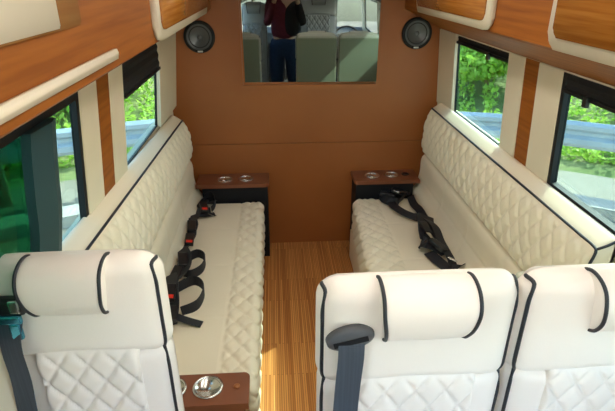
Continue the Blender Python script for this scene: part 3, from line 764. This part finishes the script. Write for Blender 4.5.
obj('hair', bm, 'hair', hd, True)
# hands
for sx, base in ((1, (.15, .30, 1.53)), (-1, (-.04, .30, 1.53))):
    b = np.array(base); t = -sx*.5
    skin_obj('palm', [tuple(b), tuple(b+(t*.02, .01, .045)), tuple(b+(t*.03, .015, .085))], chain(0, 1, 2), [(.022, .016), (.036, .014), (.036, .012)], 'skin', r)
    for k in range(4):
        o = b+np.array((t*.03+(k-1.5)*.019, .015, .085)); l = (.06, .07, .066, .052)[k]
        skin_obj('finger', [tuple(o), tuple(o+(0, -.008, l*.45)), tuple(o+(t*.01, -.026, l*.72)), tuple(o+(t*.015, -.045, l*.78))], chain(0, 1, 2, 3), [.009, .0085, .008, .007], 'skin', r, 1)
    o = b+np.array((t*.06, .01, .03)); skin_obj('thumb', [tuple(o-np.array((t*.04, 0, 0))), tuple(o+(t*.02, -.01, .03)), tuple(o+(t*.03, -.02, .055))], chain(0, 1, 2), [.011, .010, .008], 'skin', r, 1)

# ------------------------------------------------------------------ OUTSIDE
ZG = -.6
bm = bmesh.new(); 
N = 60
for i in range(N+1):
    for j in range(N+1): bm.verts.new((-30+60*i/N, -22+60*j/N, ZG))
bm.verts.ensure_lookup_table()
for i in range(N):
    for j in range(N): bm.faces.new([bm.verts[a*(N+1)+b] for a, b in ((i, j), (i+1, j), (i+1, j+1), (i, j+1))])
struct(obj('ground', bm, 'ground'))
RAIL = [(-6.6, 1.4), (-5.2, 3.3), (-4.1, 4.3), (-2.65, 4.98), (-1.53, 5.42), (0, 5.75), (1.3, 5.72), (2.55, 5.45), (3.5, 4.98), (4.7, 4.15), (5.9, 3.0), (7.0, 1.2)]
RP = catmull([(x*1.08, y*1.08, .05) for x, y in RAIL], 5)
def offset_path(P, d):
    out = []
    for i, p in enumerate(P):
        t = P[min(i+1, len(P)-1)]-P[max(i-1, 0)]; t /= np.linalg.norm(t); out.append(p+np.array([-t[1], t[0], 0])*d)
    return out
def extrude_path(P, prof):
    bm = bmesh.new(); rings = []
    for i, p in enumerate(P):
        t = P[min(i+1, len(P)-1)]-P[max(i-1, 0)]; t /= np.linalg.norm(t); s = np.array([-t[1], t[0], 0])
        rings.append([bm.verts.new(p+s*a+np.array([0, 0, z])) for a, z in prof])
    n = len(prof)
    for A, B in zip(rings, rings[1:]):
        for k in range(n): bm.faces.new((A[k], A[(k+1) % n], B[(k+1) % n], B[k]))
    bm.faces.new(rings[0]); bm.faces.new(rings[-1][::-1]); return bm
r = empty('guardrail', (0, 5.7, ZG), 0, 'galvanised roadside guardrail curving behind the van outside the windows', 'guardrail')
wv = [(-.03, .19), (-.07, .15), (-.07, .10), (-.02, .06), (-.02, .02), (-.07, -.02), (-.07, -.08), (-.03, -.13)]
wv += [(a+.006, z) for a, z in wv[::-1]]
o = obj('beam', extrude_path(RP, wv), 'metal_rail', r); o.location = (0, -5.7, -ZG)
for i in range(2, len(RP), 6):
    p = RP[i]; o = obj('post', boxes((-.06, .06, -.05, .09, 0, .72), bev=.006), 'post', r); t = RP[min(i+1, len(RP)-1)]-RP[i-1]
    o.location = (p[0], p[1]+.06-5.7, 0); o.rotation_euler = (0, 0, math.atan2(t[1], t[0]))
tag(obj('concrete_kerb', extrude_path([p-np.array([0, 0, .05]) for p in offset_path(RP, -.75)], [(-.12, ZG-.05), (-.12, ZG+.13), (.12, ZG+.15), (.12, ZG-.05)]), 'concrete'), 'pale concrete kerb on the ground in front of the guardrail', 'kerb')

# planted bank beyond the rail
OUT = offset_path(RP, .55)
bm = bmesh.new(); rows = []
def bank_h(d): return .04+1.2*(1-math.exp(-max(0, d-.5)/6))
for d in (0, .6, 1.3, 2.2, 3.4, 5, 7, 10, 15, 22):
    rows.append([bm.verts.new(q+np.array([0, 0, ZG-.03+bank_h(d)-.06*(d == 0)])) for q in offset_path(RP, .55+d)])
for A, B in zip(rows, rows[1:]):
    for i in range(len(A)-1): bm.faces.new((A[i], A[i+1], B[i+1], B[i]))
struct(obj('ground_bank', bm, 'hill', None, True))

def leaves(name, centers, m, size, seed, parent=None):
    """one quad per leaf"""
    rs = np.random.RandomState(seed); n = len(centers); C_ = np.array(centers)
    a = rs.normal(size=(n, 3)); a /= np.linalg.norm(a, axis=1, keepdims=True); b = rs.normal(size=(n, 3)); b -= a*(a*b).sum(1, keepdims=True); b /= np.linalg.norm(b, axis=1, keepdims=True)
    s = size*(.6+.8*rs.rand(n, 1)); 
    V = np.empty((n*4, 3)); V[0::4] = C_-a*s; V[1::4] = C_+b*s*.5; V[2::4] = C_+a*s; V[3::4] = C_-b*s*.5
    me = bpy.data.meshes.new(name); F = np.arange(n*4).reshape(n, 4); me.from_pydata(V.tolist(), [], F.tolist())
    return link(name, me, m, parent)
rs = np.random.RandomState(3)
def bank_points(n, d0, d1, lift, side=None):
    out = []; RPa = np.array(RP)
    while len(out) < n:
        i = rs.randint(1, len(RP)-2); f = rs.rand(); p = RPa[i]*(1-f)+RPa[i+1]*f
        if -1.2 < p[0] < 1.6: continue
        t = RPa[i+1]-RPa[i]; t /= np.linalg.norm(t); s = np.array([-t[1], t[0], 0]); d = d0+(d1-d0)*rs.rand()**1.5
        q = p+s*(.55+d); bump = .5+.5*math.sin(q[0]*2.3+1)*math.cos(q[1]*1.9)
        q[2] = ZG+bank_h(d)+lift*rs.rand()*(.35+.65*bump); out.append(q)
    return out
tag(leaves('ground_foliage', bank_points(34000, .35, 13, .42), M['leaf'], .05, 1), 'bright green low foliage covering the bank beyond the guardrail', 'foliage', kind='stuff')

def shrub(x, y, z, rx, rz, n, m, label, seed, size=.07):
    r = empty('shrub', (x, y, z), 0, label, 'shrub', 'rounded shrubs on the bank outside')
    q = np.random.RandomState(seed); P = []
    lob = [(q.uniform(-.5, .5)*rx, q.uniform(-.5, .5)*rx, q.uniform(.25, .8)*rz, q.uniform(.45, .7)) for _ in range(6)]
    for k in range(n):
        l = lob[q.randint(6)]; d = q.normal(size=3); d /= np.linalg.norm(d); d *= (.75+.3*q.rand())
        P.append((l[0]+d[0]*rx*l[3], l[1]+d[1]*rx*l[3], max(.02, l[2]+d[2]*rz*.5*l[3])))
    leaves('foliage', P, m, size, seed, r)
    bm = bmesh.new()
    for k in range(5):
        a = 2*PI*k/5; tube_bm([(0, 0, -.05), (rx*.15*math.cos(a), rx*.15*math.sin(a), rz*.3), (rx*.4*math.cos(a), rx*.4*math.sin(a), rz*.65)], .02, bm=bm, n=6, smooth=3)
    obj('stems', bm, 'post', r)
shr = [(-3.0, 8.6, 1.1, 1.3, 'leaf', 'rounded green shrub seen through the left rear window, centre of the bank'), (-4.6, 7.6, 1.0, 1.1, 'leaf', 'green shrub beyond the guardrail outside the left front window'),
       (-2.2, 11.2, 1.5, 1.6, 'leaf_dark', 'darker shrub high on the bank behind the left rear window'), (-5.9, 6.2, 1.0, 1.0, 'leaf', 'green shrub at far left behind the dark green glass'),
       (4.0, 9.0, 1.1, 1.0, 'leaf', 'green shrub beyond the guardrail seen through the right rear window'), (5.4, 12.0, 1.9, 1.7, 'leaf_dark', 'dark shrub high on the bank behind the right rear window'),
       (6.6, 7.0, 1.1, .9, 'leaf', 'green shrub beyond the guardrail outside the right front window'), (8.6, 9.2, 1.8, 1.6, 'leaf_dark', 'dark shrub high on the bank outside the right front window')]
for i, (x, y, rx, rz, m, lb) in enumerate(shr): shrub(x, y, ZG+bank_h(max(0, math.hypot(x, y)-6.2)), rx, rz, 5200, M[m], lb, 20+i)

# pale trunk through the left window
r = empty('tree', (-4.05, 6.9, ZG+.3), 0, 'tree with a pale pinkish trunk outside the left front window', 'tree')
bm = bmesh.new(); rings = []
for z, rr, dx in ((-.3, .30, 0), (.1, .22, 0), (.8, .18, .02), (1.8, .16, -.03), (3.0, .13, .02), (4.0, .09, .05)):
    rings.append([bm.verts.new((dx+rr*(1+.12*math.sin(3*a+z))*math.cos(a), rr*(1+.12*math.sin(3*a+z))*math.sin(a), z)) for a in np.linspace(0, 2*PI, 14, endpoint=False)])
for A, B in zip(rings, rings[1:]):
    for k in range(14): bm.faces.new((A[k], A[(k+1) % 14], B[(k+1) % 14], B[k]))
bm.faces.new(rings[0]); bm.faces.new(rings[-1]); obj('trunk', bm, 'trunk', r, True)
q = np.random.RandomState(9); P = []
for _ in range(3500):
    d = q.normal(size=3); d /= np.linalg.norm(d); d *= q.rand()**.4; P.append((d[0]*1.5, d[1]*1.5, 4.2+d[2]*1.2))
leaves('crown', P, M['leaf_dark'], .09, 9, r)

# ------------------------------------------------------------------ camera and light
cam = bpy.data.cameras.new('camera'); co = bpy.data.objects.new('camera', cam); COL.objects.link(co); sc.camera = co
f = 485.0; cam.sensor_width = 36; cam.sensor_fit = 'HORIZONTAL'; cam.lens = f/615*36; cam.clip_start = .02
pitch, yaw = math.radians(25.708), math.radians(3.773)
fw = Vector((math.sin(yaw)*math.cos(pitch), math.cos(yaw)*math.cos(pitch), -math.sin(pitch)))
co.location = (0, 0, 1.85); co.rotation_euler = fw.to_track_quat('-Z', 'Y').to_euler()

w = bpy.data.worlds.new('world'); sc.world = w; w.use_nodes = True; N, L = w.node_tree.nodes, w.node_tree.links
sky = N.new('ShaderNodeTexSky'); sky.sky_type = 'NISHITA'; sky.sun_disc = False
az, el = math.radians(54), math.radians(39)        # azimuth from +y towards +x
sky.sun_elevation = el; sky.sun_rotation = az; sky.air_density = 1; sky.dust_density = 1.5
L.new(sky.outputs[0], N['Background'].inputs[0]); N['Background'].inputs[1].default_value = 1.05
s = bpy.data.lights.new('sun', 'SUN'); s.energy = 13; s.angle = math.radians(.6); s.color = (1, .95, .86)
so = bpy.data.objects.new('sun', s); COL.objects.link(so)
d = Vector((math.sin(az)*math.cos(el), math.cos(az)*math.cos(el), math.sin(el))); so.rotation_euler = d.to_track_quat('Z', 'Y').to_euler(); so.location = d*20

vs = sc.view_settings; vs.view_transform = 'Standard'; vs.look = 'None'; vs.gamma = 1; vs.use_curve_mapping = False; vs.exposure = 1.5
